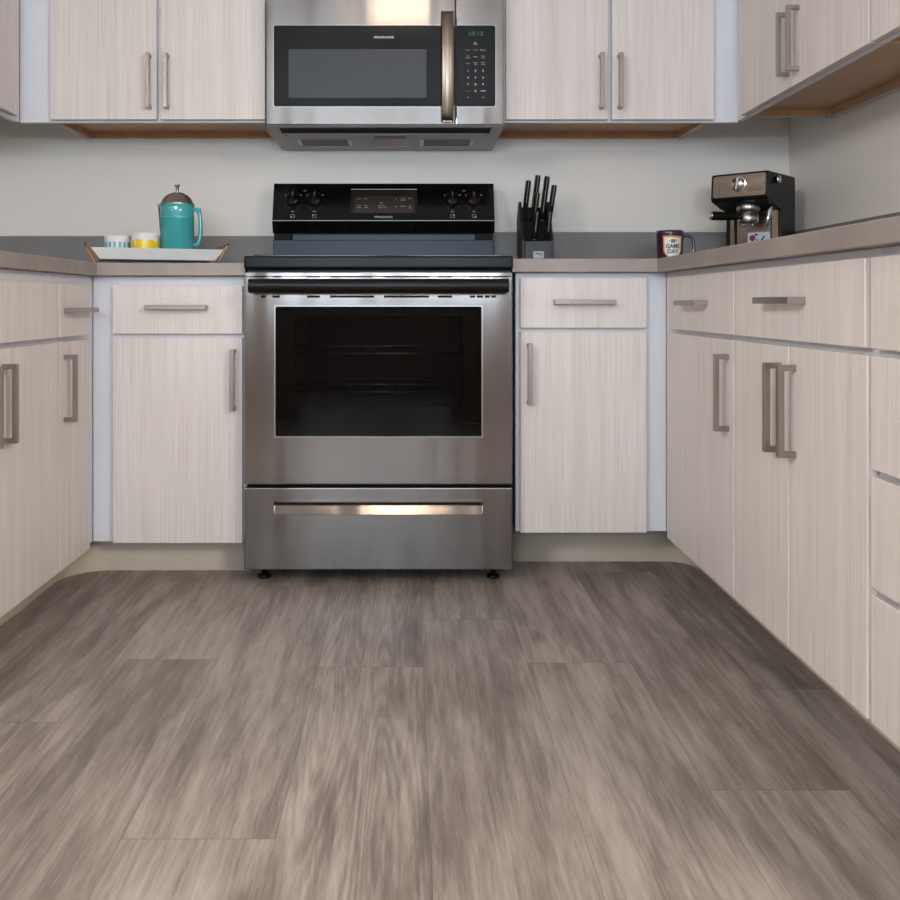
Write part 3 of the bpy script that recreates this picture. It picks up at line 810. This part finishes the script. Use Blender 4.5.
# ------------------------------------------------------------------ tray with cups and coffee press
phi = math.radians(20)
u = Vector((math.cos(phi), math.sin(phi), 0)); v = Vector((-math.sin(phi), math.cos(phi), 0))
TO = Vector((-.905, 2.722, CL))
tr = thing('serving_tray', 'shallow white serving tray with gold wire handles on the left countertop', 'tray', TO, phi)
TL, TD, TZ, TH = .335, .19, .0145, .0335    # base size, base height, wall height
sx_, sy_ = .026, .014
b = nb()
def trayloop(o_, z, t=0): return [b.verts.new(p) for p in ((-sx_*o_+t, -sy_*o_+t, z), (TL+sx_*o_-t, -sy_*o_+t, z), (TL+sx_*o_-t, TD+sy_*o_-t, z), (-sx_*o_+t, TD+sy_*o_-t, z))]
A = trayloop(0, TZ); B = trayloop(1, TZ+TH); C = trayloop(1, TZ+TH, .004); D = trayloop(0, TZ+.004, .003)
b.faces.new(A[::-1]); b.faces.new(D)
for P_, Q_ in ((A, B), (B, C), (C, D)):
    for i in range(4): b.faces.new((P_[i], P_[(i+1) % 4], Q_[(i+1) % 4], Q_[i]))
bmesh.ops.recalc_face_normals(b, faces=b.faces[:]); bevel_edges(b, b.edges[:], .0008, 1)
link('tray_body', b, 'tray', tr)
for s in (0, 1):
    b = nb()
    X0 = -.004 if s == 0 else TL+.004; X1 = (-sx_-.013) if s == 0 else TL+sx_+.013
    y0, y1 = -.006, TD+.006; zt_ = TZ+TH+.017; bl = .0035
    P = [(X0, y0, bl), (X1, y0-.009, zt_), (X1, y1+.009, zt_), (X0, y1, bl), (X0, y0, bl)]
    Q = []
    for p, q in zip(P, P[1:]):
        for k in range(6): Q.append(Vector(p).lerp(Vector(q), k/6))
    Q.append(Vector(P[-1]))
    tube(b, Q, .0024, 8)
    tag(link('handle', b, 'gold', tr), 'gold wire loop handle')

def tpos(uu, vv): 
    p = TO+u*uu+v*vv; return (p.x, p.y, CL+TZ+.004)
def curved_patch(b, cx, cy, R, a0, a1, z0, z1, mi=0, n=6, skew=None):
    """thin glazed shape on a cylinder wall; angles in degrees, -90 faces the camera"""
    lo, hi = [], []
    for k in range(n+1):
        a = math.radians(a0+(a1-a0)*k/n)
        zz0, zz1 = (z0, z1) if skew is None else skew(k/n)
        lo.append(b.verts.new((cx+R*math.cos(a), cy+R*math.sin(a), zz0))); hi.append(b.verts.new((cx+R*math.cos(a), cy+R*math.sin(a), zz1)))
    for i in range(n):
        f = b.faces.new((lo[i], lo[i+1], hi[i+1], hi[i])); f.material_index = mi; f.smooth = True
def cup(name, label, uu, vv, R, H, deco):
    t = thing(name, label, 'cup', tpos(uu, vv))
    b = nb(); lathe(b, [(0, .003), (R*.80, .003), (R*.80, 0), (R*.88, 0), (R*.93, .004), (R*.95, .02), (R, H), (R-.001, H+.001), (R-.0035, H), (R*.9, .02), (R*.85, .008), (0, .008)], seg=48)
    link('bowl', b, 'cup', t)
    b = nb(); deco(b, R, H); link('glaze_pattern', b, ['blue_p', 'yel_p', 'cup'], t)
    return t
def deco_blue(b, R, H):
    for k in range(16):
        a = k*360/16
        curved_patch(b, 0, 0, R*.995+.0006, a, a+12, H*.16, H*.74, 0, 3)
def deco_yel(b, R, H):
    curved_patch(b, 0, 0, R*.995+.0005, 0, 360, H*.16, H*.74, 1, 48)
    for k in range(8):
        a = k*45+8
        curved_patch(b, 0, 0, R*.995+.0012, a, a+12, 0, 0, 2, 6, skew=lambda t: (H*(.74-.26*t), H*.745))
        curved_patch(b, 0, 0, R*.995+.0012, a+11, a+13, H*.3, H*.6, 2, 2)
cup('cup', 'white cup with light blue stripes at the left end of the tray', .055, .131, .0385, .072, deco_blue)
cup('cup', 'white cup with a yellow patterned band, between striped cup and teal press', .135, .088, .0425, .079, deco_yel)

pp = tpos(.232, .092)
fp = thing('coffee_press', 'teal ceramic coffee press with domed steel lid standing on the white tray', 'coffee press', pp, 0)
R = .0515; H = .1725
b = nb()
pr = [(0, 0), (R*.94, 0), (R, .004), (R, .128), (R+.0015, .130), (R, .132), (R, .137), (R+.0015, .139), (R, .141), (R, .155), (R, .162), (R, H-.006), (R+.002, H-.003), (R+.001, H), (R-.003, H), (R-.004, .01), (0, .008)]
lathe(b, pr, seg=64)
for vtx in b.verts:                     # pinch a pouring lip out of the left side
    a = math.atan2(vtx.co.y, vtx.co.x); da = (a-PI+PI) % (2*PI)-PI; da = abs(math.atan2(math.sin(a-PI), math.cos(a-PI)))
    if vtx.co.z > .155 and da < .42 and vtx.co.xy.length > .04:
        k = (vtx.co.z-.155)/(H-.155); f = (1-da/.42)**1.2*k
        vtx.co.x -= .012*f
link('pot', b, 'teal', fp, smooth=True)
b = nb()
hp = [(R-.003, 0, .158), (R+.010, 0, .158), (R+.017, 0, .150), (R+.021, 0, .120), (R+.021, 0, .085), (R+.017, 0, .055), (R+.009, 0, .046), (R-.003, 0, .047)]
Q = []
for i in range(len(hp)-1):
    for k in range(4): Q.append(Vector(hp[i]).lerp(Vector(hp[i+1]), k/4))
Q.append(Vector(hp[-1]))
for it in range(2): Q = [Q[0]]+[(Q[i-1]+Q[i]*2+Q[i+1])/4 for i in range(1, len(Q)-1)]+[Q[-1]]
tube(b, Q, .0062, 12); box(b, R+.008, R+.021, -.006, .006, .146, .163, .003, 2)
tag(link('handle', b, 'teal', fp), 'teal curved handle')
b = nb(); lathe(b, [(R+.001, H-.001), (R+.0015, H+.003), (R-.003, H+.006), (R*.86, H+.017), (R*.66, H+.028), (R*.4, H+.035), (R*.2, H+.038), (0, H+.0385)], seg=56)
lid = tag(link('lid', b, 'lid', fp), 'brushed steel dome lid')
b = nb(); lathe(b, [(.0052, H+.033), (.0045, H+.045), (.006, H+.0555), (.0095, H+.060), (.009, H+.062), (.004, H+.061), (0, H+.061)], seg=24); link('knob', b, 'lid', lid)

# ------------------------------------------------------------------ knife block and knives
KB = Vector((wx(538.3, 2.935), 2.935, CR))
kb = thing('knife_block', 'black slanted knife block on the right countertop beside the range', 'knife block', KB, math.radians(-1.5))
b = nb()
# side outline (y,z): low front, tall leaning back
side = [(.010, 0), (.150, 0), (.200, .05), (.203, .150), (.150, .203), (.118, .206), (.012, .072)]
for s in (-1, 1):
    x0 = -.050 if s < 0 else .042
    prism(b, side, x0, x0+.008, 'x', .001, 1)
o = link('side_panel', b, 'navy', kb)
b = nb()
core = [(.012, .003), (.148, .003), (.195, .05), (.197, .148), (.150, .192), (.140, .148), (.106, .140), (.098, .080), (.020, .066)]
prism(b, core, -.0418, .0418, 'x', .0008, 1); link('slotted_core', b, 'core', kb)
b = nb(); box(b, -.0415, .0415, -.002, .0095, 0, .069, .002, 2); fp_ = tag(link('front_plate', b, 'blkwood', kb), 'dark slate grey front plate')
b = nb(); prism(b, rrect(-.0165, .0175, .014, .037, .003), -.0032, -.0015, 'y', mi=0)
box(b, -.009, .004, -.0036, -.003, .028, .0305, mi=1); box(b, .002, .012, -.0036, -.003, .0255, .0275, mi=1)
box(b, -.012, .012, -.0036, -.003, .018, .0195, mi=2); box(b, -.012, .012, -.0036, -.003, .0215, .023, mi=2)
tag(link('badge', b, ['badge_ink', 'blkm', 'grey_ink'], fp_), 'small silver label plate')
# knives: world-space anchors; each one a thing of its own
def knife(px, pyt, Yb, lean, Lh, wd, label, rz=0):
    """tip of handle at pixel column px and height pyt, standing in the block"""
    zt = .792+(303-pyt)*Yb/927; x = wx(px, Yb)
    t = thing('kitchen_knife', label, 'knife', (x, Yb, zt), rz, 'knives in the knife block')
    t.rotation_euler = (math.radians(lean[0]), math.radians(lean[1]), 0)
    b = nb()
    # handle outline in (y,z) plane, thin in x; origin at the butt
    o = [(-.45, 0), (.25, .0), (.5, -.10), (.42, -.30), (.34, -.55), (.40, -.85), (.42, -1), (-.42, -1), (-.5, -.8), (-.42, -.5), (-.5, -.2)]
    prism(b, [(p*wd, q*Lh) for p, q in o], -.0086, .0086, 'x', .0045, 3)
    hd = link('handle', b, 'knifeblk', t)
    b = nb()
    for q in (-.35, -.62):
        lathe(b, [(0, 0), (.0022, 0), (.0022, .0158), (0, .0178)], seg=10, mat=Matrix.Translation((-.0089, -.03*wd, q*Lh)) @ Matrix.Rotation(PI/2, 4, 'Y'))
    prism(b, [(-.44*wd, -.02*Lh), (-.49*wd, -.2*Lh), (-.42*wd, -.48*Lh), (-.47*wd, -.7*Lh), (-.52*wd, -.7*Lh), (-.47*wd, -.48*Lh), (-.54*wd, -.2*Lh), (-.49*wd, 0)], -.0011, .0011, 'x')
    tag(link('rivets', b, 'pan', hd), 'dull metal rivets and tang edge')
    b = nb(); box(b, -.007, .007, -wd*.43, wd*.43, -Lh-.010, -Lh, .001, 1); tag(link('bolster', b, 'steelb', t), 'steel collar')
    b = nb(); box(b, -.001, .001, -wd*.38, wd*.38, -Lh-.05, -Lh-.009); tag(link('blade', b, 'steelb', t), 'steel blade')
    return t
L_ = 'black-handled knife, '
knife(528.6, 180.5, 3.065, (24, 4), .105, .022, 'black-handled knife at the left end of the tall rear row of the block')
knife(538.0, 175.5, 3.070, (24, 4), .125, .026, 'tallest black-handled knife, second from the left in the rear row')
knife(547.2, 176.5, 3.070, (24, 4), .120, .026, 'tall black-handled knife, third from the left in the rear row')
knife(554.4, 185.0, 3.060, (24, 5), .100, .014, 'slim black-handled steel at the right end of the rear row')
knife(537.3, 192.5, 3.025, (22, 4), .095, .022, 'black-handled knife on the left of the middle row of the block')
knife(545.3, 190.5, 3.025, (22, 4), .098, .022, 'black-handled knife on the right of the middle row of the block')
knife(537.0, 211.5, 2.985, (20, 3), .090, .022, 'short black-handled knife at the left of the front row, above the label')
knife(549.8, 211.5, 2.985, (20, 3), .092, .022, 'short black-handled knife at the right of the front row')

# ------------------------------------------------------------------ mug
mg = thing('mug', 'deep purple mug with a white and orange GAME DAY shield on the right countertop', 'mug', (wx(669.8, 2.95), 2.95, CR), math.radians(-8))
R, H = .0425, .1025
b = nb(); lathe(b, [(0, .003), (R*.78, .003), (R*.8, 0), (R*.84, 0), (R*.9, .006), (R, H-.01), (R+.0005, H-.001), (R-.001, H), (R-.003, H-.002), (R*.86, .01), (0, .008)], seg=56)
link('cup_body', b, 'purple', mg)
b = nb()
hp = [(R-.003, 0, .083), (R+.011, 0, .089), (R+.023, 0, .083), (R+.031, 0, .066), (R+.032, 0, .044), (R+.026, 0, .026), (R+.013, 0, .018), (R-.004, 0, .022)]
Q = []
for i in range(len(hp)-1):
    for k in range(4): Q.append(Vector(hp[i]).lerp(Vector(hp[i+1]), k/4))
Q.append(Vector(hp[-1]))
for it in range(3): Q = [Q[0]]+[(Q[i-1]+Q[i]*2+Q[i+1])/4 for i in range(1, len(Q)-1)]+[Q[-1]]
tube(b, Q, .0052, 12); link('handle', b, 'purple', mg)
def on_mug(off_):
    ac = math.radians(-84)
    def f(p):
        rad = R*(.9+.1*min(1, p.z/H)) + off_ ; a = ac + p.x/R
        return Vector((rad*math.cos(a), rad*math.sin(a), p.z))
    return f
def shield(bm_, s, off_, mi):
    w2 = .0295*s; cz = .0475
    top, bot = cz+.034*s, cz-.042*s; sh_ = cz-.012*s
    nx = 14
    for i in range(nx):
        xa, xb = -w2+2*w2*i/nx, -w2+2*w2*(i+1)/nx
        def lowz(x): return bot+(sh_-bot)*(abs(x)/w2)**1.25
        n2 = 6
        for j in range(n2):
            q = []
            for x, t in ((xa, j/n2), (xb, j/n2), (xb, (j+1)/n2), (xa, (j+1)/n2)):
                zl = lowz(x); q.append(bm_.verts.new(on_mug(off_)(Vector((x, 0, zl+(top-zl)*t)))))
            f = bm_.faces.new(q); f.material_index = mi
b = nb(); shield(b, 1.08, .0006, 0); shield(b, .93, .0010, 1)
text(b, 'GAME', .0185, (0, 0, .0510), 2, xf=on_mug(.0013), wide=.92, bold=.0006)
text(b, 'DAY', .0185, (0, 0, .0345), 2, xf=on_mug(.0013), wide=1.0, bold=.0006)
for (xa, xb, za_, zb_) in ((-.006, .006, .0625, .0735), (-.0135, -.008, .0672, .0687), (.008, .0135, .0672, .0687), (-.0112, -.0102, .0655, .0705), (.0102, .0112, .0655, .0705)):
    q = [b.verts.new(on_mug(.0014)(Vector((x, 0, z)))) for x, z in ((xa, za_), (xb, za_), (xb, zb_), (xa, zb_))]
    b.faces.new(q).material_index = 2
bmesh.ops.recalc_face_normals(b, faces=b.faces[:])
tag(link('shield_print', b, ['orange', 'cup', simple('dark_violet_ink', (84, 76, 96), .5)], mg), 'white shield with orange border reading GAME DAY')

# ------------------------------------------------------------------ coffee machine
al = math.radians(-43)
nc = Vector((1.135, 2.925, CR)); w = .186
org = nc - Vector((math.cos(al), math.sin(al), 0))*(w/2)
cm = thing('espresso_machine', 'black and stainless espresso coffee machine in the right corner of the countertop', 'coffee machine', org, al)
D, HT = .232, .293
b = nb(); hw = w/2
prof = [(.006, HT), (0, HT-.006), (-.006, .211), (0, .203), (.06, .186), (.112, .176), (.112, 0), (D, 0), (D, HT-.006), (D-.008, HT)]
prism(b, prof, -hw, hw, 'x', .004, 3)
link('body', b, 'blkp', cm)
# steel front on the head, follows the tilt
b = nb()
def hf(z): return -.006*(HT-.006-z)/(HT-.006-.211)
o_ = rrect(-hw+.009, hw-.005, .216, HT-.007, .006)
lo = [b.verts.new((x, hf(z)-.0003, z)) for x, z in o_]; hi = [b.verts.new((x, hf(z)-.003, z)) for x, z in o_]
b.faces.new(hi)
for i in range(len(o_)): b.faces.new((lo[i], lo[(i+1) % len(o_)], hi[(i+1) % len(o_)], hi[i]))
bmesh.ops.recalc_face_normals(b, faces=b.faces[:])
hp_ = tag(link('front_panel', b, 'steeld', cm), 'brushed steel upper front')
b = nb()
text(b, "De'Longhi", .0085, (.058, hf(.234)-.0034, .234), 0, wide=1.0)
for i in range(24):
    a0, a1 = 2*PI*i/24, 2*PI*(i+1)/24
    q = [b.verts.new((.058+rr*math.cos(a)*1.0, hf(.234)-.0034, .234+rr*.34*math.sin(a))) for rr, a in ((.0245, a0), (.0245, a1), (.0232, a1), (.0232, a0))]
    b.faces.new(q)
for x, z in ((-.062, .246), (-.062, .238), (-.062, .230), (.035, .268), (.028, .268)):
    box(b, x-.0012, x+.0012, hf(z)-.0036, hf(z)-.003, z-.0012, z+.0012)
bmesh.ops.recalc_face_normals(b, faces=b.faces[:])
link('markings', b, 'blkm', hp_)
T = Matrix.Translation((.003, hf(.254)-.003, .2555)) @ Matrix.Rotation(PI/2, 4, 'X')
b = nb(); lathe(b, [(.0255, 0), (.0255, .003), (.023, .0045), (.022, .004), (.0205, .012), (0, .012)], seg=40, mat=T)
n0 = len(b.verts); box(b, -.0045, .0045, -.020, .020, .010, .021, .002, 2); b.verts.ensure_lookup_table()
RT = T @ Matrix.Rotation(math.radians(-8), 4, 'Z')
for v_ in b.verts[n0:]: v_.co = RT @ v_.co
tag(link('selector_knob', b, 'chrome', cm), 'chrome selector knob')
# column cladding
b = nb(); prism(b, rrect(-hw+.040, hw-.034, .03, .176, .004), .1075, .112, 'y', .001, 1)
prism(b, rrect(hw-.030, hw-.010, .03, .176, .003), .1075, .112, 'y', .001, 1); prism(b, rrect(-hw+.016, -hw+.030, .03, .176, .003), .1075, .112, 'y', .001, 1)
tag(link('back_plate', b, 'steeld', cm), 'brushed steel column front')
b = nb(); prism(b, rrect(-.016, .058, .070, .106, .002), .1062, .1073, 'y')
stk = []
for i in range(20):
    a = 2*PI*i/20; stk.append((.000+.010*math.cos(a), .087+.010*math.sin(a)))
prism(b, stk, .1056, .1062, 'y', mi=1)
prism(b, [(.026, .078), (.030, .076), (.042, .091), (.038, .094)], .1056, .1062, 'y', mi=2)
prism(b, [(.012+.006*math.cos(2*PI*i/16), .098+.003*math.sin(2*PI*i/16)) for i in range(16)], .1056, .1062, 'y', mi=2)
prism(b, rrect(.013, .017, .077, .085, .001), .1056, .1062, 'y', mi=2); prism(b, rrect(.032, .038, .094, .100, .001), .1056, .1062, 'y', mi=3)
tag(link('sticker', b, [simple('sticker_pale_blue', (186, 198, 212), .4), 'red', 'blkp', 'grey_ink'], cm), 'pale blue sticker with small pictures')
# brew group, portafilter
b = nb(); lathe(b, [(0, .200), (.037, .200), (.037, .178), (.034, .170), (.0, .170)], .010, .050, 36); link('brew_head', b, 'satin', cm)
b = nb(); lathe(b, [(0, .171), (.031, .171), (.031, .138), (.028, .133), (0, .133)], .010, .050, 36)
for s in (-1, 1): tube(b, [(.010+s*.010, .050, .135), (.010+s*.014, .048, .128), (.010+s*.014, .048, .122)], .0045, 10)
pf = tag(link('portafilter', b, 'satin', cm), 'metal filter holder with two spouts')
b = nb(); d = Vector((-.56, -.83, 0)).normalized(); c0 = Vector((.010, .050, .154))
tube(b, [c0+d*.028, c0+d*.05, c0+d*.07, c0+d*.10, c0+d*.130, c0+d*.136], .01, 16, rad=[.010, .012, .0135, .0145, .0145, .0125])
hh = tag(link('handle', b, 'blkp', pf), 'black filter holder handle')
b = nb(); tube(b, [c0+d*.1355, c0+d*.139, c0+d*.140], .01, 16, rad=[.013, .012, .007]); tag(link('end_cap', b, 'chrome', hh), 'metal end cap')
b = nb(); tube(b, [(.080, .055, .192), (.080, .052, .172), (.077, .046, .150), (.073, .040, .118)], .0065, 14, rad=[.007, .0068, .0068, .0062]); tag(link('steam_wand', b, 'chrome', cm), 'short bright steam wand')
b = nb(); T = Matrix.Translation((hw, .060, .268)) @ Matrix.Rotation(PI/2, 4, 'Y')
lathe(b, [(0, 0), (.010, 0), (.010, .006), (.013, .008), (.013, .016), (0, .017)], seg=24, mat=T); tag(link('steam_knob', b, 'chrome', cm), 'chrome steam knob on the side')
b = nb(); box(b, -hw, hw, -.004, .112, 0, .034, .004, 2); dt = link('drip_tray', b, 'blkp', cm)
b = nb()
for k in range(9): box(b, -hw+.012+k*.0185, -hw+.022+k*.0185, .006, .100, .034, .0365)
link('drip_grille', b, 'steeld', dt)

# ------------------------------------------------------------------ lights
def area(name, loc, target, sx_, sy_, power, rgb):
    l = bpy.data.lights.new(name, 'AREA'); l.shape = 'RECTANGLE'; l.size = sx_; l.size_y = sy_; l.energy = power; l.color = rgb
    o = bpy.data.objects.new(name, l); COL.objects.link(o); o.location = loc
    o.rotation_euler = (Vector(target)-Vector(loc)).to_track_quat('-Z', 'Y').to_euler(); return o
for k_, (x0_, x1_) in enumerate(WINS):
    area('window_daylight', ((x0_+x1_)/2, YF-.09, (WZ0+WZ1)/2), ((x0_+x1_)/2, 0, (WZ0+WZ1)/2), x1_-x0_, WZ1-WZ0, 60*(x1_-x0_)/1.05, (.74, .87, 1.0))
area('kitchen_lamp', (-.05, .75, ZC-.02), (-.05, .75, 0), .35, .35, 5, (1.0, .76, .55))
area('fill_light_left', (-2.3, -1.0, ZC-.02), (-.2, 1.8, .6), 1.1, 1.1, 112, (1.0, .97, .95))  # added unseen fill, brightens the doors on the right
area('fill_light_right', (2.2, -1.0, ZC-.02), (-.2, 1.8, .6), 1.1, 1.1, 148, (1.0, .91, .82))  # added unseen warm fill for the doors on the left

wd = bpy.data.worlds.new('World'); S.world = wd; wd.use_nodes = True
wd.node_tree.nodes['Background'].inputs[0].default_value = (.75, .85, 1, 1); wd.node_tree.nodes['Background'].inputs[1].default_value = 1.0

# ------------------------------------------------------------------ camera
cam = bpy.data.cameras.new('Camera'); co = bpy.data.objects.new('Camera', cam); COL.objects.link(co)
co.location = (0, 0, .792); co.rotation_euler = (PI/2, 0, 0)
cam.sensor_width = 36; cam.lens = 36*927/900; cam.shift_x = (450-408)/900; cam.shift_y = -(450-303)/900
cam.clip_start = .05
S.camera = co
S.view_settings.view_transform = 'Standard'; S.view_settings.look = 'None'; S.view_settings.gamma = 1
S.view_settings.use_curve_mapping = False; S.view_settings.exposure = 0.13
